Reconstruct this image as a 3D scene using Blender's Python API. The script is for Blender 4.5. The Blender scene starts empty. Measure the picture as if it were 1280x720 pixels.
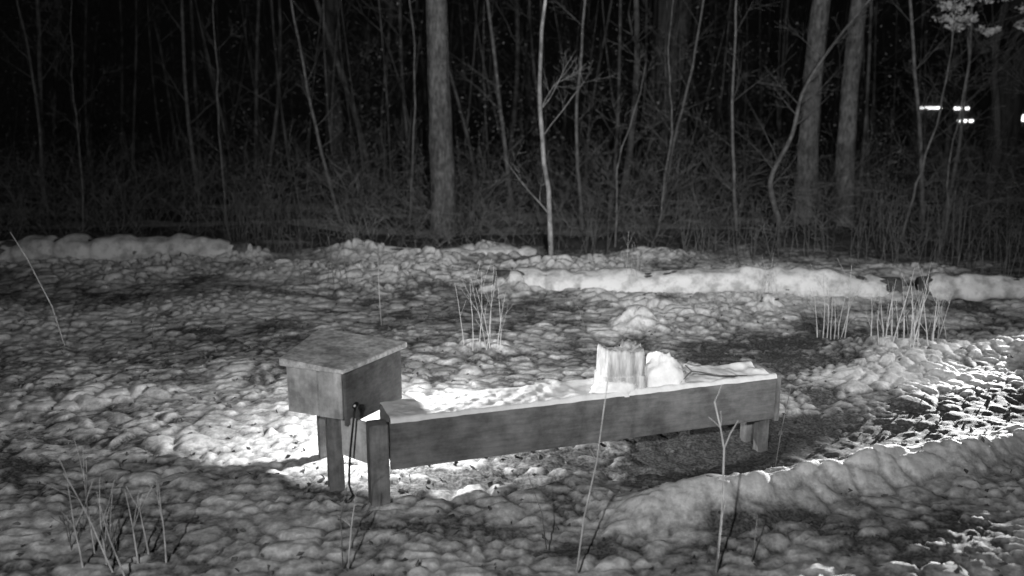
import bpy, bmesh, math, random
import numpy as np
from mathutils import Vector, Matrix
R=math.radians
scene=bpy.context.scene
scene.view_settings.view_transform='Standard'
scene.view_settings.look='None'
scene.view_settings.exposure=0
# ---------------------------------------------------------------- noise helpers
def h2(ix,iy,s):
    n=(ix.astype(np.int64)*374761393+iy.astype(np.int64)*668265263+s*1442695041)&0x7fffffff
    n=((n^(n>>13))*1274126177)&0x7fffffff
    n=((n^(n>>16))*2246822519)&0x7fffffff
    n=n^(n>>15)
    return (n&0xffffff)/float(0xffffff)
def vn(x,y,s):
    ix=np.floor(x);iy=np.floor(y);fx=x-ix;fy=y-iy
    fx=fx*fx*(3-2*fx);fy=fy*fy*(3-2*fy)
    a=h2(ix,iy,s);b=h2(ix+1,iy,s);c=h2(ix,iy+1,s);d=h2(ix+1,iy+1,s)
    return (a*(1-fx)+b*fx)*(1-fy)+(c*(1-fx)+d*fx)*fy
def fbm(x,y,s,o=4):
    t=0;a=.5;n=0
    for i in range(o):
        t=t+a*vn(x*2**i,y*2**i,s+i*17);n+=a;a*=.5
    return t/n
def worley(x,y,s):
    ix=np.floor(x);iy=np.floor(y)
    f1=np.full(x.shape,9.);f2=np.full(x.shape,9.);idv=np.zeros(x.shape)
    for dx in(-1,0,1):
        for dy in(-1,0,1):
            cx=ix+dx;cy=iy+dy
            px=cx+.02+.96*h2(cx,cy,s);py=cy+.02+.96*h2(cx,cy,s+5)
            d=np.hypot(x-px,y-py);v=h2(cx,cy,s+9)
            nf=d<f1
            f2=np.where(nf,f1,np.minimum(f2,d));idv=np.where(nf,v,idv);f1=np.where(nf,d,f1)
    return f1,f2,idv
def sst(a,b,x):
    t=np.clip((x-a)/(b-a),0,1);return t*t*(3-2*t)
# ---------------------------------------------------------------- materials
def newmat(n):
    m=bpy.data.materials.new(n);m.use_nodes=True
    nt=m.node_tree;b=nt.nodes['Principled BSDF'];b.inputs['Roughness'].default_value=.85
    b.inputs['Specular IOR Level'].default_value=.2
    return m,nt,b
def g(v):return (v,v,v,1)
def noisemat(name,c0,c1,scale=(8,8,8),nscale=1.,detail=6,bump=.3,bdist=.01,lo=.35,hi=.65,rough=.85,stain=0):
    m,nt,b=newmat(name);N=nt.nodes;L=nt.links
    tc=N.new('ShaderNodeTexCoord');mp=N.new('ShaderNodeMapping');mp.inputs['Scale'].default_value=scale
    L.new(tc.outputs['Object'],mp.inputs['Vector'])
    no=N.new('ShaderNodeTexNoise');no.inputs['Scale'].default_value=nscale;no.inputs['Detail'].default_value=detail
    no.inputs['Roughness'].default_value=.65
    L.new(mp.outputs[0],no.inputs['Vector'])
    cr=N.new('ShaderNodeValToRGB');cr.color_ramp.elements[0].position=lo;cr.color_ramp.elements[1].position=hi
    cr.color_ramp.elements[0].color=g(c0);cr.color_ramp.elements[1].color=g(c1)
    L.new(no.outputs['Fac'],cr.inputs[0]);col=cr.outputs[0]
    if stain:
        n2=N.new('ShaderNodeTexNoise');n2.inputs['Scale'].default_value=stain;n2.inputs['Detail'].default_value=5;n2.inputs['Roughness'].default_value=.7
        L.new(tc.outputs['Object'],n2.inputs['Vector'])
        c2=N.new('ShaderNodeValToRGB');c2.color_ramp.elements[0].position=.36;c2.color_ramp.elements[1].position=.66
        c2.color_ramp.elements[0].color=g(.55);c2.color_ramp.elements[1].color=g(1.25)
        L.new(n2.outputs['Fac'],c2.inputs[0])
        mx=N.new('ShaderNodeMix');mx.data_type='RGBA';mx.blend_type='MULTIPLY';mx.inputs['Factor'].default_value=1
        L.new(col,mx.inputs[6]);L.new(c2.outputs[0],mx.inputs[7]);col=mx.outputs[2]
    L.new(col,b.inputs['Base Color'])
    bu=N.new('ShaderNodeBump');bu.inputs['Strength'].default_value=bump;bu.inputs['Distance'].default_value=bdist
    L.new(no.outputs['Fac'],bu.inputs['Height']);L.new(bu.outputs[0],b.inputs['Normal'])
    b.inputs['Roughness'].default_value=rough
    return m
M_bark=noisemat('bark',.06,.22,(13,13,4.5),2.2,8,.9,.03,.33,.68,stain=5)
M_barkpale=noisemat('bark_pale',.20,.42,(14,14,5),2,6,.4,.01,stain=6)
M_barkdark=noisemat('bark_dark',.03,.09,(8,8,1.2),2,8,.6,.03)
M_twig=noisemat('twig',.09,.22,(6,6,6),2,4,.2,.005)
M_brush=noisemat('brush',.08,.30,(2,2,2),1.5,4,.2,.005,.4,.62)
M_fol=noisemat('faint_foliage',.05,.22,(2,2,2),1.5,4,.2,.005,.4,.62)
M_twigdim=noisemat('twig_dim',.03,.11,(3,3,3),1.5,4,.2,.005,.4,.65)
M_stalk=noisemat('dry_stalk',.35,.65,(10,10,10),2,4,.1,.003)
M_wood=noisemat('weathered_wood',.13,.22,(3,22,60),1.0,9,.5,.004,.3,.72,stain=5)
M_wood2=noisemat('weathered_wood_upright',.14,.27,(38,38,3),1.0,9,.5,.006,.3,.72,stain=7)
M_wood3=noisemat('weathered_ply',.44,.62,(38,38,4),1.0,9,.4,.004,.3,.72,stain=8)
M_roof=noisemat('roof_felt_frosted',.42,.78,(26,26,26),1.2,9,.6,.006,.36,.60,stain=7)
M_snow=noisemat('snow',.70,.84,(12,12,12),1.5,6,.5,.01)
M_snowold=noisemat('old_snow',.42,.76,(6,6,6),1.5,7,.6,.02,.36,.55)
M_cable=noisemat('cable_rubber',.015,.03,(9,9,9),2,2,.1,.002,rough=.5)
M_leaf=noisemat('dead_leaf',.05,.16,(9,9,9),2,4,.2,.003)
M_leafpale=noisemat('snowy_leaf',.6,.82,(5,5,5),2,4,.2,.003)
def groundmat():
    m,nt,b=newmat('snowy_leaf_litter');N=nt.nodes;L=nt.links
    at=N.new('ShaderNodeAttribute');at.attribute_name='snow'
    tc=N.new('ShaderNodeTexCoord')
    n1=N.new('ShaderNodeTexNoise');n1.inputs['Scale'].default_value=22;n1.inputs['Detail'].default_value=8;n1.inputs['Roughness'].default_value=.7
    L.new(tc.outputs['Object'],n1.inputs['Vector'])
    n2=N.new('ShaderNodeTexNoise');n2.inputs['Scale'].default_value=70;n2.inputs['Detail'].default_value=5
    L.new(tc.outputs['Object'],n2.inputs['Vector'])
    ma=N.new('ShaderNodeMath');ma.operation='MULTIPLY_ADD';ma.inputs[1].default_value=.6;
    L.new(n1.outputs['Fac'],ma.inputs[0]);L.new(at.outputs['Fac'],ma.inputs[2])
    mr=N.new('ShaderNodeMapRange');mr.inputs['From Min'].default_value=.50;mr.inputs['From Max'].default_value=1.0
    L.new(ma.outputs[0],mr.inputs['Value'])
    c1=N.new('ShaderNodeValToRGB');c1.color_ramp.elements[0].color=g(.04);c1.color_ramp.elements[1].color=g(.17)
    c1.color_ramp.elements[0].position=.35;c1.color_ramp.elements[1].position=.7
    L.new(n2.outputs['Fac'],c1.inputs[0])
    c2=N.new('ShaderNodeValToRGB');c2.color_ramp.elements[0].color=g(.50);c2.color_ramp.elements[1].color=g(.80)
    c2.color_ramp.elements[0].position=.35;c2.color_ramp.elements[1].position=.65
    L.new(n1.outputs['Fac'],c2.inputs[0])
    mx=N.new('ShaderNodeMix');mx.data_type='RGBA'
    L.new(mr.outputs[0],mx.inputs['Factor']);L.new(c1.outputs[0],mx.inputs[6]);L.new(c2.outputs[0],mx.inputs[7])
    L.new(mx.outputs[2],b.inputs['Base Color'])
    bu=N.new('ShaderNodeBump');bu.inputs['Strength'].default_value=.45;bu.inputs['Distance'].default_value=.012
    L.new(n1.outputs['Fac'],bu.inputs['Height']);L.new(bu.outputs[0],b.inputs['Normal'])
    return m
# ---------------------------------------------------------------- terrain
def segdist(x,y,pts):
    best=np.full(np.shape(x),1e9);tt=np.zeros(np.shape(x))
    for i in range(len(pts)-1):
        ax,ay=pts[i];bx,by=pts[i+1];vx=bx-ax;vy=by-ay
        t=np.clip(((x-ax)*vx+(y-ay)*vy)/(vx*vx+vy*vy),0,1)
        px=ax+t*vx;py=ay+t*vy
        d=np.hypot(x-px,y-py);sg=np.sign((y-py)+1e-9)
        m=d<np.abs(best);best=np.where(m,d*sg,best);tt=np.where(m,i+t,tt)
    return best,tt
RIDGE=[(.35,3.56),(.9,3.66),(1.5,3.90),(2.1,4.08),(2.9,4.42),(4.2,4.87),(6,5.4)]
MOUNDS=[(-.23,6.2,.2,.05),(1.05,6.85,.2,.13),(2.83,6.15,.45,.09),(2.2,7.4,.12,.1),(1.7,7.1,.6,.05),(2.5,5.65,.5,.04),
        (-2.6,7.5,.7,.06),(-4.2,7.0,.8,.06),(-1.2,8.6,.8,.13),(.3,8.9,.6,.12),(-2.3,9.0,.6,.1),(-3.9,8.7,.6,.1),(3.4,7.1,.4,.07),(3.9,6.3,.5,.08),
        (1.25,7.5,.35,.06),(-2.5,5.2,.25,.04),(-.9,9.4,.5,.16),(-.3,9.9,.4,.15),(.9,9.2,.5,.1),(-1.7,9.8,.4,.18),(-3.6,9.2,.5,.14),(-4.9,9.1,.6,.12),
        (1.6,9.7,.5,.12),(2.6,9.0,.6,.08),(4.2,9.0,.5,.1),(.0,8.15,.3,.14),(3.57,7.78,.3,.12),(.9,7.85,.45,.06),(2.1,7.75,.5,.06),(3.0,7.65,.4,.05),(-2.9,9.6,.3,.16),(4.6,7.45,.5,.06)]
def terrain(x,y):
    base=.10*(fbm(x*.35,y*.35,3,3)-.5)
    wx=x+.20*(fbm(x*4,y*4,11,3)-.5);wy=y+.17*(fbm(x*4,y*4,23,3)-.5)
    f1,f2,idv=worley(wx/.16,wy/.115,31)
    k1,k2,idk=worley(wx/.10+7,wy/.075,35)
    mk=sst(.40,.60,fbm(x*2.1,y*2.1,37,2))
    e1=sst(0,.32,f2-f1)*(1-mk)+sst(0,.40,k2-k1)*mk
    idm=idv*(1-mk)+idk*mk
    lump=(sst(0,.36,f2-f1)*(1-.55*np.clip(f1,0,1)**2)*(.35+.65*idv))*(1-mk)+(sst(0,.45,k2-k1)*(.3+.7*idk)*.75)*mk
    g1,g2,idg=worley(wx/.055+3,wy/.045,77)
    lump2=sst(0,.5,g2-g1)*(.2+.8*idg)
    amp=.5+.5*(1-sst(4.5,8.5,y))
    d,t=segdist(x,y,RIDGE)
    d=d+.07*(fbm(x*2.5,y*2.5,63,3)-.5)
    fade=sst(.0,.5,t)
    shade_band=sst(.3,1.5,t)*np.exp(-((d-.50)/.27)**2)  # dark band behind the ridge: shade painted by thinning the snow colour
    f=(.032*lump+.008*lump2+.018*(fbm(x*7,y*8,5,4)-.5))*amp*(1-.6*shade_band)+.05*(fbm(x*2.2,y*2.8,15,3)-.5)
    patch=fbm(x*.8,y*1.2,41,4)
    patch2=fbm(x*4.2,y*6.,43,4)
    rn=.6+.8*fbm(x*4,y*4,61,3)
    ridge=.12*rn*fade*np.exp(-(d/np.where(d>0,.17,.11))**2)
    trench=-.04*fade*np.exp(-((d-.42)/.25)**2)
    z=base+f+ridge+trench
    sn=.24+.34*e1*(.3+.7*idm)+.14*lump2+.45*(patch-.5)+.75*(patch2-.5)
    sn=sn+.45*fade*np.exp(-((d-.02)/.13)**2)-.75*shade_band
    sn=sn-.06*sst(4.6,6.5,y)
    for mx,my,r,h in MOUNDS:
        e=np.exp(-(((x-mx)/r)**2+((y-my)/(r*.7))**2))
        z=z+h*e*(.7+.6*lump);sn=sn+.38*e*(.5+patch2)
    e=np.exp(-(((x-2.2)/.7)**2+((y-6.2)/.8)**2));sn=sn-.45*e  # shaded ground right of the trough, painted in as less snow
    e=np.exp(-(((x-2.5)/.55)**2+((y-5.55)/.22)**2));sn=sn+.6*e
    d2,t2=segdist(x,y,[(-.7,3.9),(1.5,4.6)])
    sn=sn-.34*np.exp(-(d2/.2)**2)  # less snow below the trough, painting shade over the lamp spill
    d3,t3=segdist(x,y,[(-.4,4.9),(.9,5.3)]);sn=sn+.25*np.exp(-(d3/.45)**2)
    ff=sst(9.4,11.,y)
    fp=fbm(x*.35,y*1.1,91,4)
    sn=sn*(1-ff)+ff*(-.1+.75*sst(.50,.70,fp)*(.5+.5*patch2*1.4))
    z=z+ff*(.35*(fbm(x*.3,y*.3,55,3)-.35))+.012*np.maximum(y-12,0)+.28*np.maximum(y-34,0)*sst(34,50,y)
    sn=sn-sst(14,24,y)*.6
    return z,sn
def ground():
    def grow(a,step,f,end):
        o=[];s=step
        while (a<end):
            s*=f;a+=s;o.append(a)
        return o
    ys=list(np.arange(2.2,6,.0155))+list(np.arange(6,10,.022))
    ys=[-v+4.4 for v in grow(2.2,.02,1.15,40)][::-1]+ys+grow(ys[-1],.023,1.035,150)
    xm=list(np.arange(-5,5.001,.018));r=grow(5,.02,1.05,120)
    xs=[-v for v in r][::-1]+xm+r
    X,Y=np.meshgrid(np.array(xs),np.array(ys));
    Z,S=terrain(X,Y)
    ny,nx=X.shape
    me=bpy.data.meshes.new('snowy_ground')
    me.vertices.add(nx*ny);me.vertices.foreach_set('co',np.stack([X,Y,Z],-1).astype(np.float32).ravel())
    i=np.arange((ny-1)*(nx-1));r_=i//(nx-1);c=i%(nx-1);a=r_*nx+c
    q=np.stack([a,a+1,a+1+nx,a+nx],-1).astype(np.int32)
    me.loops.add(q.size);me.loops.foreach_set('vertex_index',q.ravel())
    me.polygons.add(len(q));me.polygons.foreach_set('loop_start',np.arange(len(q),dtype=np.int32)*4)
    me.polygons.foreach_set('use_smooth',np.ones(len(q),dtype=bool))
    me.update(calc_edges=True)
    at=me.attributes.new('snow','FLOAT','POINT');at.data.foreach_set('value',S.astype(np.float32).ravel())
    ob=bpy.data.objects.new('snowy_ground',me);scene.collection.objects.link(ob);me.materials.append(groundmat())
ground()
_gx=np.arange(-20,20.01,.08);_gy=np.arange(1.5,32,.08)
_GX,_GY=np.meshgrid(_gx,_gy);_GZ,_=terrain(_GX,_GY)
def gz(x,y):
    i=min(max(int(round((x+20)/.08)),0),len(_gx)-1);j=min(max(int(round((y-1.5)/.08)),0),len(_gy)-1)
    return float(_GZ[j,i])
# ---------------------------------------------------------------- mesh collector
class MB:
    def __init__(s):s.v=[];s.f=[]
    def tube(s,pts,rad,n=5,cap=True):
        pts=[Vector(p) for p in pts];b0=len(s.v)
        prev=None
        for i,p in enumerate(pts):
            d=(pts[min(i+1,len(pts)-1)]-pts[max(i-1,0)]).normalized()
            a=Vector((1,0,0)) if abs(d.x)<.9 else Vector((0,1,0))
            if prev is not None:a=prev
            u=(a-d*a.dot(d)).normalized();w=d.cross(u);prev=u
            for k in range(n):
                t=2*math.pi*k/n
                s.v.append(p+(u*math.cos(t)+w*math.sin(t))*rad[i])
        for i in range(len(pts)-1):
            for k in range(n):
                a=b0+i*n+k;b=b0+i*n+(k+1)%n
                s.f.append((a,b,b+n,a+n))
        if cap:
            s.f.append(tuple(b0+(len(pts)-1)*n+k for k in range(n)));s.f.append(tuple(b0+k for k in range(n))[::-1])
    def leaf(s,p,sz,rng):
        a=Vector((rng.gauss(0,1),rng.gauss(0,1),rng.gauss(0,.6))).normalized()
        b=a.cross(Vector((rng.gauss(0,1),rng.gauss(0,1),rng.gauss(0,1)))).normalized()*sz*.5;a=a*sz
        n=a.cross(b).normalized()*sz*.25
        i=len(s.v);p=Vector(p)
        s.v+=[p-a,p-b+n,p+a*.8,p+b+n];s.f+=[(i,i+1,i+2),(i,i+2,i+3)]
    def obj(s,name,mat,parent=None,smooth=True):
        me=bpy.data.meshes.new(name);me.from_pydata([tuple(v) for v in s.v],[],s.f);me.update()
        if smooth:me.polygons.foreach_set('use_smooth',[True]*len(me.polygons))
        ob=bpy.data.objects.new(name,me);scene.collection.objects.link(ob);me.materials.append(mat)
        if parent:ob.parent=parent
        return ob
def empty(name):
    e=bpy.data.objects.new(name,None);scene.collection.objects.link(e);return e
def branch(m,p,d,L,r,depth,rng,n=4,nch=4,wob=.12,up=.05,spread=.7,minr=.0015):
    seg=max(4,int(L/.16)) if depth>0 else 4
    seg=min(seg,12)
    p=Vector(p);d=Vector(d).normalized();pts=[p.copy()];rad=[r]
    for i in range(seg):
        d=(d+Vector((rng.gauss(0,wob),rng.gauss(0,wob),rng.gauss(0,wob*.5)+up))).normalized()
        p=p+d*(L/seg);pts.append(p.copy());rad.append(max(minr,r*(1-.85*(i+1)/seg)))
    m.tube(pts,rad,n,cap=False)
    if depth<=0:return
    for k in range(nch):
        t=rng.uniform(.25,.97);i=min(seg-1,int(t*seg));q=pts[i]
        dd=(pts[i+1]-pts[i]).normalized()
        side=Vector((rng.gauss(0,1),rng.gauss(0,1),rng.gauss(0,.5)));side=(side-dd*side.dot(dd)).normalized()
        nd=(dd*(1-spread*.5)+side*spread).normalized()
        branch(m,q,nd,L*rng.uniform(.25,.5),max(minr,rad[i]*.55),depth-1,rng,max(3,n-1),max(2,nch-1),wob*1.2,up,spread,minr)
def trunk_tree(name,x,y,r,h,lean,mat,seed,nb=5,lowb=2.2):
    rng=random.Random(seed);m=MB();z0=gz(x,y)-.1
    pts=[];rad=[];n=60
    for i in range(n+1):
        t=i/n;zz=h*t
        pts.append(Vector((x+lean[0]*t+.025*math.sin(t*9+seed),y+lean[1]*t+.02*math.sin(t*7),z0+zz)))
        rad.append(r*(1-.6*t)*(1+.40*math.exp(-zz/.18)))
    m.tube(pts,rad,24)
    nn=24
    for i,v in enumerate(m.v):
        k=i%nn;li=i//nn
        c=pts[li];f=1+.05*math.sin(k*2.3+seed+li*.15)+.035*math.sin(k*5.1+li*.4)+.03*math.sin(li*.9+k*.26+seed)+rng.uniform(-.02,.02)
        f+=.12*math.exp(-li*h/n/.2)*math.sin(k*math.pi*2/nn*5+seed)
        m.v[i]=Vector((c.x+(v.x-c.x)*f,c.y+(v.y-c.y)*f,v.z))
    for k in range(nb):
        t=rng.uniform(lowb/h,.95);i=int(t*n);a=rng.uniform(0,6.28)
        branch(m,pts[i],(math.cos(a),math.sin(a),.3),rng.uniform(.6,1.8),r*.13,2,rng,4,4,.15)
    return m.obj(name,mat)
def sapling(x,y,h,r,lean,seed,mat=M_twig,pts=None,nb=9,name='bare_sapling',blen=(.4,1.1)):
    rng=random.Random(seed);m=MB();z0=gz(x,y)-.05
    n=18;P=[];Q=[]
    if pts:
        ctrl=[Vector((x+a,y+b,z0+c)) for a,b,c in pts];n=len(ctrl)*4
        for i in range(n+1):
            t=i/n*(len(ctrl)-1);k=min(int(t),len(ctrl)-2);f=t-k
            a=ctrl[max(k-1,0)];b=ctrl[k];c=ctrl[k+1];d=ctrl[min(k+2,len(ctrl)-1)]
            P.append(.5*((2*b)+(c-a)*f+(2*a-5*b+4*c-d)*f*f+(3*b-3*c+d-a)*f**3))
    else:
        wx=rng.uniform(0,6);off=Vector((0,0,0))
        for i in range(n+1):
            t=i/n
            off+=Vector((rng.gauss(0,.012),rng.gauss(0,.012),0))
            P.append(Vector((x+lean*t+.05*math.sin(t*6+wx)-.05*math.sin(wx),y,z0+h*t))+off)
    Q=[max(.003,r*(1-.75*i/n)) for i in range(n+1)]
    m.tube(P,Q,6)
    for k in range(nb):
        i=rng.randint(int(n*.12),n-1);a=rng.uniform(0,6.28)
        branch(m,P[i],(math.cos(a),math.sin(a)*.7,.75),rng.uniform(*blen),Q[i]*.36,2,rng,3,5,.10,.05)
    return m.obj(name,mat)
trunk_tree('tree_trunk',-.90,11.2,.165,7,(.03,.1),M_bark,1)
trunk_tree('tree_trunk',4.06,12.3,.155,7,(.12,.0),M_bark,2,4,2.6)
trunk_tree('tree_trunk',4.52,12.0,.135,7,(-.1,.0),M_bark,3,4,2.4)
trunk_tree('tree_trunk',2.84,16.5,.42,9,(.05,0),M_barkdark,4)
trunk_tree('tree_trunk',9.0,16.5,.30,9,(.05,0),M_barkdark,5)
trunk_tree('tree_trunk',-3.6,18,.2,9,(.2,0),M_barkdark,6)
sapling(.46,9.6,5,.032,-.06,44,M_barkpale,nb=9,name='birch_sapling')
sapling(1.0,12,5.5,.028,-.05,11,M_twig,nb=12)
sapling(2.9,11.3,5,.024,-.2,12,nb=11)
sapling(3.5,11.3,5,.042,0,13,M_twig,pts=[(0,0,0),(-.17,0,.5),(-.2,0,.8),(.02,0,1.3),(.15,0,1.9),(.6,0,2.6),(1.2,.1,3.3)],nb=16)
sapling(5.6,12,5.5,.033,-.7,14,nb=14)
sapling(6.15,12.6,5,.03,.1,15,nb=12)
sapling(-2.3,12,5,.026,-.8,16,nb=9)
sapling(-4.76,13.5,6,.036,-.1,17,nb=9)
sapling(0.0,14,6,.040,-.45,18,nb=10)
sapling(-7.4,14,6,.045,.3,19,nb=9)
sapling(-6.3,12,5,.022,-.2,20,nb=8)
sapling(-3.7,11.4,4.5,.016,.15,21,nb=7)
sapling(1.8,11,3,.016,.1,22,nb=8)
sapling(-1.5,12.6,5,.018,.1,23,nb=8)
sapling(2.2,13,5,.026,.5,24,nb=9)
sapling(1.2,10.4,2.2,.014,.3,25,nb=9)
sapling(4.9,11.0,3.2,.018,.3,26,nb=9)
sapling(6.6,11.2,3.2,.018,-.3,27,nb=9)
sapling(-5.4,11.0,3.0,.016,.2,28,nb=9)
sapling(5.3,10.6,2.6,.014,.1,29,nb=9)
def forest():
    rng=random.Random(5);m=MB()
    def gap(x,y):return 12.4<x/y*24.5<15.6
    for k in range(240):
        y=12.5+17*rng.random()**1.3;x=rng.uniform(-.72,.72)*y+rng.gauss(0,.3)
        if gap(x,y):continue
        z0=gz(x,y)-.1;h=rng.uniform(3.5,8);r=rng.choice([.010,.014,.018,.022,.035,.07 if rng.random()<.5 else .025]);l=rng.gauss(0,.5)
        P=[];ph=rng.uniform(0,6)
        for i in range(9):
            t=i/8;P.append((x+l*t+.10*math.sin(5*t+ph),y,z0+h*t))
        m.tube(P,[r*(1-.6*i/8) for i in range(9)],5,False)
        for b in range(rng.randint(3,7)):
            i=rng.randint(1,7);a=rng.uniform(0,6.28)
            branch(m,P[i],(math.cos(a),math.sin(a),.6),rng.uniform(.5,1.6),r*.4,1,rng,3,5,.14,.05,.7,.003)
    m.obj('distant_trees',M_twigdim)
    m=MB();rng=random.Random(8)
    for k in range(700):
        y=9.9+6*rng.random()**1.2;x=rng.uniform(-.66,.66)*y;z0=gz(x,y)
        for j in range(rng.randint(2,4)):
            a=rng.uniform(0,6.28);branch(m,(x+rng.gauss(0,.08),y,z0-.02),(math.cos(a)*.6,math.sin(a)*.4,1),rng.uniform(.25,1.5)*(.5 if y<10.8 else 1),.0045,1,rng,3,5,.22,-.03,.8,.0018)
    m.obj('forest_undergrowth',M_brush)
    m=MB();rng=random.Random(9)
    for k in range(900):
        y=rng.uniform(12,27);x=rng.uniform(-.65,.65)*y;z=abs(rng.gauss(0,1.5))+.1;s=rng.uniform(.1,.5)
        if gap(x,y):continue
        z0=gz(x,y);sz=rng.uniform(.5,1.5)
        for j in range(45):
            m.leaf((x+rng.gauss(0,s*.6),y+rng.gauss(0,s),z0+max(0,z+rng.gauss(0,s*1.3))),rng.uniform(.012,.026)*sz,rng)
    m.obj('distant_foliage',M_fol,smooth=False)
forest()
def leafy():
    rng=random.Random(3);root=empty('snowy_leaf_tree');m=MB()
    x,y=6.9,12.9;z0=gz(x,y)
    P=[(x+.1*math.sin(i),y,z0+i*.5) for i in range(12)];m.tube(P,[.07-.004*i for i in range(12)],8)
    lf=MB()
    for (dx,zc,sx,nn_) in [(-.95,3.0,.16,150),(-.7,2.85,.14,150),(-.45,3.15,.12,100),(-.35,2.75,.10,80),(.15,2.72,.11,90),(.35,3.1,.15,120),(.55,2.85,.14,120),(-.2,3.4,.2,120),(.5,3.5,.2,120),(-1.1,3.4,.2,120)]:
        c=Vector((x+dx,y-.4+rng.gauss(0,.1),z0+zc-.15))
        m.tube([P[4],((P[4][0]+c.x)/2,(P[4][1]+c.y)/2,(P[4][2]+c.z)/2+.1),c],[.02,.014,.005],4)
        for q in range(6):
            cc=c+Vector((rng.gauss(0,sx*.8),rng.gauss(0,sx*.6),rng.gauss(0,sx*.6)))
            m.tube([c,cc],[.004,.002],3)
            for j in range(nn_//5):
                lf.leaf(cc+Vector((rng.gauss(0,sx*.35),rng.gauss(0,sx*.35),rng.gauss(0,sx*.2))),rng.uniform(.025,.05),rng)
    m.obj('trunk',M_barkdark,root);lf.obj('leaves',M_leafpale,root,False)
leafy()
# ---------------------------------------------------------------- logs
def log(name,path,r,seed,drop=0):
    rng=random.Random(seed);root=empty(name)
    P=[];n=110
    for i in range(n+1):
        t=i/n*(len(path)-1);k=min(int(t),len(path)-2);f=t-k
        a=path[k];b=path[k+1];P.append(Vector((a[0]+(b[0]-a[0])*f,a[1]+(b[1]-a[1])*f,0)))
    for p in P:p.z=r*.62+.03*math.sin(p.x*1.7+seed)+drop
    m=MB();m.tube(P,[r*(.84+.05*math.sin(i*.3)+rng.uniform(-.02,.02)) for i in range(n+1)],12);m.obj('bark',M_bark,root)
    K=20;s=MB()
    A_=np.array([[-.75+(math.pi+1.5)*k/(K-1) for k in range(K)]]*(n+1));XX=np.array([[p.x]*K for p in P])
    RR=r*(1.0+.5*(fbm(XX*3.2,A_*1.6,seed,3)-.4)+.26*(vn(XX*8,A_*3.,seed+3)-.4))
    f1,f2,idv=worley(XX*2.1,A_*.01+seed*1.0,seed)
    RR*=(.80+.20*sst(0,.35,f2-f1))
    for i in range(n+1):
        d=(P[min(i+1,n)]-P[max(i-1,0)]).normalized();nn=Vector((-d.y,d.x,0))
        endf=min(1,i/9,(n-i)/9)**.6
        for k in range(K):
            rr=RR[i,k]*(.35+.65*endf)
            if k in(0,K-1):rr*=.7
            a=A_[0,k]
            s.v.append(P[i]+(-nn*math.cos(a)*1.1+Vector((0,0,1))*math.sin(a))*rr)
    for i in range(n):
        for k in range(K-1):
            a=i*K+k;s.f.append((a,a+1,a+K+1,a+K))
    s.obj('snow_cover',M_snowold,root)
log('snow_covered_log',[(-.15,8.25),(1.2,8.05),(2.4,7.95),(3.5,7.85)],.145,4)
log('snow_covered_log',[(3.65,7.78),(4.6,7.7),(5.8,7.6)],.14,7)
log('snow_covered_log',[(-6.3,9.6),(-4.6,9.5),(-2.9,9.65)],.18,9)
log('snow_covered_log',[(-1.7,9.9),(-.8,9.7),(.35,9.95)],.10,12)
# ---------------------------------------------------------------- boards
def prism(name,quad,z0,z1,mat,parent,bev=.004,ztop=None):
    bm=bmesh.new()
    b=[bm.verts.new((q[0],q[1],z0)) for i,q in enumerate(quad)]
    t=[bm.verts.new((q[0],q[1],(ztop[i] if ztop else z1))) for i,q in enumerate(quad)]
    bm.faces.new(b[::-1]);bm.faces.new(t)
    for i in range(4):
        j=(i+1)%4;bm.faces.new((b[i],b[j],t[j],t[i]))
    bmesh.ops.recalc_face_normals(bm,faces=bm.faces)
    if bev:bmesh.ops.bevel(bm,geom=bm.edges[:],offset=bev,segments=2,affect='EDGES')
    me=bpy.data.meshes.new(name);bm.to_mesh(me);bm.free()
    ob=bpy.data.objects.new(name,me);scene.collection.objects.link(ob);me.materials.append(mat);ob.parent=parent
    return ob
def board(name,p0,p1,th,z0,z1,mat,parent,**k):
    a=Vector(p0);b=Vector(p1);d=(b-a).normalized();n=Vector((-d.y,d.x))*th
    return prism(name,[a,b,b+n,a+n],z0,z1,mat,parent,**k)
tr=empty('wooden_trough')
A=Vector((-.54,3.70));B=Vector((1.36,4.35));t=(B-A).normalized();n=Vector((-t.y,t.x));W=.25;T=.028
board('front_board',A,B,T,.165,.395,M_wood,tr)
board('back_board',A+n*(W-T),B+n*(W-T),T,.17,.395,M_wood,tr)
prism('end_board',[B+t*.002,B+t*.03,B+t*.03+n*W,B+t*.002+n*W],.15,.402,M_wood2,tr)
prism('bottom_board',[A+n*(T+.002)+t*.01,B+n*(T+.002)-t*.01,B+n*(W-T-.002)-t*.01,A+n*(W-T-.002)+t*.01],.18,.205,M_wood,tr)
prism('leg_1',[B-t*.06+n*.032,B-t*.003+n*.032,B-t*.003+n*.09,B-t*.06+n*.09],-.08,.178,M_wood2,tr)
prism('leg_2',[B-t*.06+n*.16,B-t*.003+n*.16,B-t*.003+n*.215,B-t*.06+n*.215],-.08,.178,M_wood2,tr)
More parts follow.
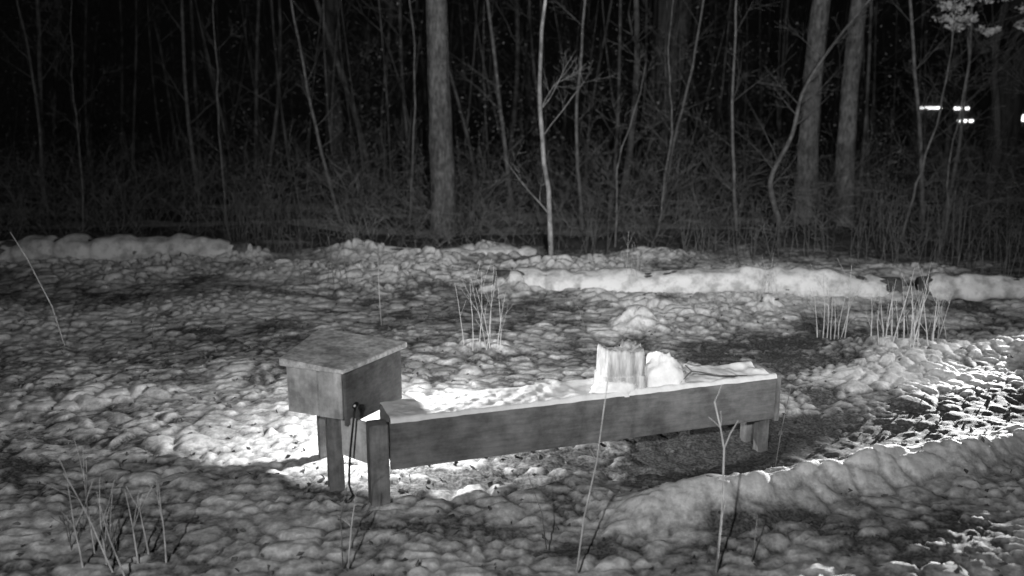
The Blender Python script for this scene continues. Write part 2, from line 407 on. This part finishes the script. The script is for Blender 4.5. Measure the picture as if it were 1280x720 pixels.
def trsnow():
    m=MB();nu,nv=260,36;L=(B-A).length
    U=np.linspace(.004,L,nu)[:,None]*np.ones((1,nv));V=np.linspace(-.004,W+.005,nv)[None,:]*np.ones((nu,1))
    X=A.x+t.x*U+n.x*V;Y=A.y+t.y*U+n.y*V
    ed=np.minimum(V+.004,W+.005-V)
    H=.396+(.014*fbm(X*8,Y*8,7,3)+.010*fbm(X*26,Y*26,8,2))*sst(0,.014,ed)
    inner=sst(.02,.07,ed+.03*(fbm(X*12,Y*12,77,3)-.5))
    lvl=sst(.0,.6,X)*(.004+.022*sst(.4,.6,fbm(X*5,Y*5,19,3)))
    H=H-inner*lvl
    H=np.where(ed<.002,.391-.008*fbm(X*14,Y*3,3,2),H)
    for i in range(nu):
        for j in range(nv):m.v.append(Vector((X[i,j],Y[i,j],H[i,j])))
    for i in range(nu-1):
        for j in range(nv-1):
            a=i*nv+j;m.f.append((a,a+nv,a+nv+1,a+1))
    m.obj('snow_fill',M_snow,tr)
trsnow()
bx=empty('wooden_feeder_box')
F=Vector((-.752,3.765));Lc=Vector((-1.068,3.90));Bk=Vector((-.985,4.40));Rc=Vector((-.515,4.205))
prism('roof',[F,Rc,Bk,Lc],.592,.62,M_roof,bx,ztop=[.610,.620,.640,.628],bev=.003)
cen=(F+Rc+Bk+Lc)/4
def ins(p,f):return cen+(p-cen)*f
prism('body_core',[ins(p,.86) for p in (F,Rc,Bk,Lc)],.372,.591,M_wood2,bx)
def panel(nm,p,q,z0,z1,th,mat):
    d=(q-p).normalized();nn=Vector((d.y,-d.x))
    if (p-cen).dot(nn)<0:nn=-nn
    return prism(nm,[p,q,q+nn*th,p+nn*th],z0,z1,mat,bx,bev=.003)
f1,r1,b1,l1=[ins(p,.865) for p in (F,Rc,Bk,Lc)]
mid=f1+(l1-f1)*.42
panel('front_panel_1',f1,mid-(l1-f1)*.006,.368,.590,.014,M_wood3)
panel('front_panel_2',mid+(l1-f1)*.006,l1,.368,.588,.012,M_wood3)
panel('side_panel',f1,r1,.335,.5905,.016,M_wood)
def post(nm,x,y,w,z1,ang=20):
    c=Vector((x,y));u=Vector((math.cos(R(ang)),math.sin(R(ang))))*w/2;v=Vector((-u.y,u.x))
    return prism(nm,[c-u-v,c+u-v,c+u+v,c-u+v],-.08,z1,M_wood2,bx,bev=.004)
post('post_1',-.83,3.90,.07,.366,20)
post('post_2',-.60,3.72,.085,.385,20)
post('post_3',-.95,4.25,.07,.366,20)
board('lower_rail',Vector((-.79,3.86)),Vector((-.64,3.75)),.02,.17,.366,M_wood3,bx)
m=MB();cp=[(-.700,3.765,.44),(-.703,3.745,.425),(-.71,3.735,.36),(-.725,3.735,.25),(-.735,3.74,.15),(-.74,3.75,.07),(-.72,3.73,.03),(-.74,3.66,.03)]
m.tube(cp,[.005]*len(cp),6);m.obj('cable',M_cable,bx)
m=MB();m.tube([(-.700,3.79,.445),(-.702,3.758,.445),(-.703,3.752,.444)],[.012,.012,.009],12);m.obj('cable_gland',M_cable,bx)
m=MB();m.tube([(-.700,3.76,.452),(-.702,3.745,.452)],[.005,.005],8);m.obj('screw_head',M_snow,bx)
def stump():
    rng=random.Random(2);root=empty('log_stump');m=MB();c=Vector((.53,4.19));K=60
    lev=[(.38,1.06),(.45,1.05),(.466,1.04),(.471,.93),(.476,.99),(.53,.98),(.575,.97),(.598,.94),(.58,.66),(.57,.2)]
    ph=[rng.uniform(-.018,.018) for _ in range(9)]
    for li,(z,f) in enumerate(lev):
        for k in range(K):
            a=2*math.pi*k/K
            sq=1/ max(abs(math.cos(a-.25)),abs(math.sin(a-.25)))**.8
            groove=-.10*math.exp(-((k%7-3)/1.)**2)*(1 if li>3 else .3)
            rr=.103*f*sq*(1+.03*math.sin(k*.9+1)+groove)
            zz=z+(ph[int(k/7)%9]+rng.uniform(-.004,.004) if li in(6,7) else 0)
            m.v.append(Vector((c.x+rr*math.cos(a),c.y+rr*math.sin(a)*.85,zz)))
    for i in range(len(lev)-1):
        for k in range(K):
            a=i*K+k;b=i*K+(k+1)%K;m.f.append((a,b,b+K,a+K))
    m.f.append(tuple(range((len(lev)-1)*K,len(lev)*K)))
    m.obj('wood',noisemat('stump_wood',.25,.62,(26,26,5),1.3,7,.7,.012),root)
stump()
def heap(name,c,rx,ry,h,seed,mat=M_snow,z0=.38):
    m=MB();K=36;J=12
    PH=np.array([[j/J*math.pi/2]*K for j in range(J+1)]);AA=np.array([[2*math.pi*k/K for k in range(K)]]*(J+1))
    DX=np.cos(AA)*np.cos(PH);DY=np.sin(AA)*np.cos(PH)
    Wt=1+.7*(fbm(DX*2+seed+5,DY*2.+PH+5,seed,3)-.5)+.15*(vn(DX*7+9,DY*7+PH*5+9,seed+4)-.5)
    for j in range(J+1):
        for k in range(K):
            w=Wt[j,k] if j<J else 1.0
            m.v.append(Vector((c[0]+rx*DX[j,k]*w,c[1]+ry*DY[j,k]*w,z0+h*math.sin(PH[j,k])*w)))
    for j in range(J):
        for k in range(K):
            a=j*K+k;b=j*K+(k+1)%K;m.f.append((a,b,b+K,a+K))
    return m.obj(name,mat)
heap('snow_heap',(.755,4.27),.115,.09,.16,3);heap('snow_heap',(.49,4.11),.11,.045,.085,5)
m=MB();m.tube([(.83,4.2,.41),(.90,4.25,.455),(.95,4.28,.44),(1.05,4.30,.415),(1.2,4.33,.405)],[.005,.004,.004,.004,.003],5);m.tube([(.90,4.25,.455),(.87,4.27,.48)],[.004,.003],4);m.obj('fallen_twig',M_bark)
# ---------------------------------------------------------------- weeds
def weed(name,x,y,n,h,spread,r,seed,mat=M_stalk,br=1,base=.05,hv=.35):
    rng=random.Random(seed);m=MB()
    for k in range(n):
        a=rng.uniform(0,6.28);l=rng.uniform(0,spread);bx_=x+rng.gauss(0,base);by=y+rng.gauss(0,base*.6)
        branch(m,(bx_,by,gz(bx_,by)-.02),(math.cos(a)*l,math.sin(a)*l*.6,1),h*rng.uniform(1-hv,1+hv*.4),r,br,rng,4,2,.05,.03,.45,.0012)
    return m.obj(name,mat)
weed('dry_weed_clump',-.24,6.15,9,.60,.28,.004,1,base=.09)
weed('dry_weed_clump',2.83,6.2,18,.50,.20,.006,2,base=.12)
weed('dry_weed_clump',2.42,6.5,9,.55,.10,.005,3,base=.05)
weed('dry_weed_clump',3.15,6.5,8,.38,.3,.004,4,base=.1)
weed('dry_weed_clump',-1.52,3.18,8,.42,.35,.0048,5,base=.09)
weed('dry_weed_clump',-1.75,3.35,5,.30,.2,.003,6,M_twig,base=.10)
weed('dry_weed_clump',1.12,8.0,7,.5,.2,.003,7,M_stalk,base=.08)
weed('dry_weed_clump',2.2,7.45,5,.35,.2,.003,8,base=.05)
weed('dry_weed_clump',-1.9,8.2,7,.6,.2,.003,9,M_twig,base=.2)
for i,(x,y,hh) in enumerate([(4.6,9.2,.8),(5.2,9.4,.7),(3.9,9.3,.7),(5.6,8.9,.6),(2.6,9.6,.7),(3.3,9.9,.6),(-2.5,9.8,.7),(-3.2,9.9,.8),(4.3,10.2,.9),(.9,10.0,.7),(2.0,9.8,.6),(4.9,9.8,.9),(5.0,8.7,.6)]):
    weed('woodland_shrub',x,y,12,hh,.35,.0045,30+i,M_twig,base=.18)
def stem(pts,r,seed,mat=M_stalk,side=0):
    rng=random.Random(seed);m=MB();m.tube(pts,[r*(1-.5*i/(len(pts)-1)) for i in range(len(pts))],5)
    for k in range(side):
        i=rng.randint(1,len(pts)-1);a=rng.uniform(0,6.28)
        branch(m,pts[i],(math.cos(a),math.sin(a),1),.07,r*.4,0,rng,3)
    m.obj('dry_weed_stem',mat)
stem([(.25,3.12,0),(.28,3.18,.2),(.33,3.22,.42),(.355,3.25,.62),(.37,3.26,.74)],.004,1,side=2)
stem([(.79,3.12,0),(.80,3.12,.25),(.80,3.14,.5),(.785,3.15,.58),(.76,3.16,.68)],.0045,2,side=4)
stem([(.80,3.14,.5),(.82,3.14,.56),(.85,3.15,.61)],.003,22)
stem([(1.30,4.1,0),(1.32,4.1,.2),(1.36,4.12,.42)],.0035,3,M_twig)
stem([(-3.3,6.3,0),(-3.36,6.3,.3),(-3.5,6.3,.65),(-3.6,6.3,.85)],.006,4,M_stalk)
stem([(.14,3.3,0),(.12,3.32,.15),(.06,3.34,.32)],.003,5,M_twig)
stem([(-.64,3.15,0),(-.63,3.2,.15),(-.61,3.25,.3)],.0035,6,M_stalk,side=3)
stem([(-.66,3.15,0),(-.67,3.2,.2),(-.64,3.25,.34)],.003,7,M_twig,side=3)
stem([(.95,3.2,0),(.96,3.2,.2)],.003,8,M_twig)
stem([(-2.6,6.2,0),(-2.6,6.2,.15),(-2.56,6.2,.3)],.003,9,M_twig)
stem([(-1.05,6.9,0),(-1.06,6.9,.3),(-1.06,6.9,.55)],.003,10,M_stalk)
stem([(.58,6.6,0),(.5,6.6,.25),(.35,6.6,.33)],.003,11,M_twig)
def leaves():
    rng=random.Random(77);N_=9000;m=MB()
    X=np.array([rng.uniform(-5,5.5) for _ in range(N_)]);Y=np.array([2.4+8*rng.random() for _ in range(N_)])
    Z,S=terrain(X,Y)
    for x,y,z,s in zip(X,Y,Z,S):
        if s>.45 and rng.random()<.88:continue
        m.leaf((x,y,z+.006),rng.uniform(.012,.028),rng)
    m.obj('fallen_leaves',M_leaf,smooth=False)
leaves()
def building():
    root=empty('distant_shed');x,y=15.0,28.;z0=gz(x,y)-.1
    wm=noisemat('shed_wall',.04,.08,(2,2,9),2,4,.2,.01)
    prism('walls',[(x-2.6,y),(x+2.6,y),(x+2.6,y+3),(x-2.6,y+3)],z0,z0+2.2,wm,root)
    prism('roof',[(x-2.9,y-.3),(x+2.9,y-.3),(x+2.9,y+3.3),(x-2.9,y+3.3)],z0+2.21,z0+2.35,wm,root,ztop=[z0+2.3,z0+2.3,z0+2.8,z0+2.8])
    em,nt,b=newmat('lit_window');b.inputs['Emission Color'].default_value=g(1);b.inputs['Emission Strength'].default_value=3;b.inputs['Base Color'].default_value=g(.8)
    for i,(a,c,zz) in enumerate([(-2.35,-1.45,1.42),(-1.35,-.85,1.4),(-1.15,-.7,1.02),(.35,1.2,1.05)]):
        prism('lit_window_%d'%(i+1),[(x+a,y-.05),(x+c,y-.05),(x+c,y-.003),(x+a,y-.003)],zz,zz+(.07 if i else .06)+(.12 if i==3 else 0),em,root,bev=0)
building()
# ---------------------------------------------------------------- world & lights
w=bpy.data.worlds.new('World');scene.world=w;w.use_nodes=True
nt=w.node_tree;bg=nt.nodes['Background'];sk=nt.nodes.new('ShaderNodeTexSky');sk.sky_type='NISHITA';sk.sun_disc=False
sk.sun_elevation=R(25);sk.sun_rotation=R(160)
bw=nt.nodes.new('ShaderNodeRGBToBW');nt.links.new(sk.outputs[0],bw.inputs[0]);nt.links.new(bw.outputs[0],bg.inputs['Color']);bg.inputs['Strength'].default_value=.0026
def lamp(kind,name,loc,target,energy,**k):
    l=bpy.data.lights.new(name,kind);l.energy=energy
    for a,b in k.items():setattr(l,a,b)
    o=bpy.data.objects.new(name,l);scene.collection.objects.link(o);o.location=loc
    o.rotation_euler=(Vector(target)-Vector(loc)).to_track_quat('-Z','Y').to_euler();return o
lamp('SUN','moon_light',(0,0,10),(-3,6,6),.02,angle=R(.5))
lamp('SPOT','infrared_floodlight',(-.9,-1.2,2.7),(.3,5.5,.6),640,spot_size=R(106),spot_blend=1,shadow_soft_size=.05)
lamp('SPOT','infrared_spotlight',(.5,-1.2,2.9),(1.6,12,2.1),2700,spot_size=R(56),spot_blend=1,shadow_soft_size=.05)
lamp('POINT','feeder_lamp',(-.635,4.38,.53),(0,0,0),85,shadow_soft_size=.012)
lamp('SPOT','garden_lamp',(5.6,8.6,.66),(1.95,4.08,.08),9000,spot_size=R(12),spot_blend=.9,shadow_soft_size=.03)
lamp('SPOT','garden_lamp',(6.5,7.8,1.5),(2.6,5.75,.05),1100,spot_size=R(14),spot_blend=.9,shadow_soft_size=.03)
cam=bpy.data.cameras.new('camera');co=bpy.data.objects.new('camera',cam);scene.collection.objects.link(co)
cam.sensor_width=36;cam.lens=36*1108/1280;cam.clip_end=400;cam.clip_start=.05
cam.dof.use_dof=True;cam.dof.focus_distance=4.8;cam.dof.aperture_fstop=1.5
co.location=(0,0,1.8);co.rotation_euler=(R(90-12.2),0,0);scene.camera=co
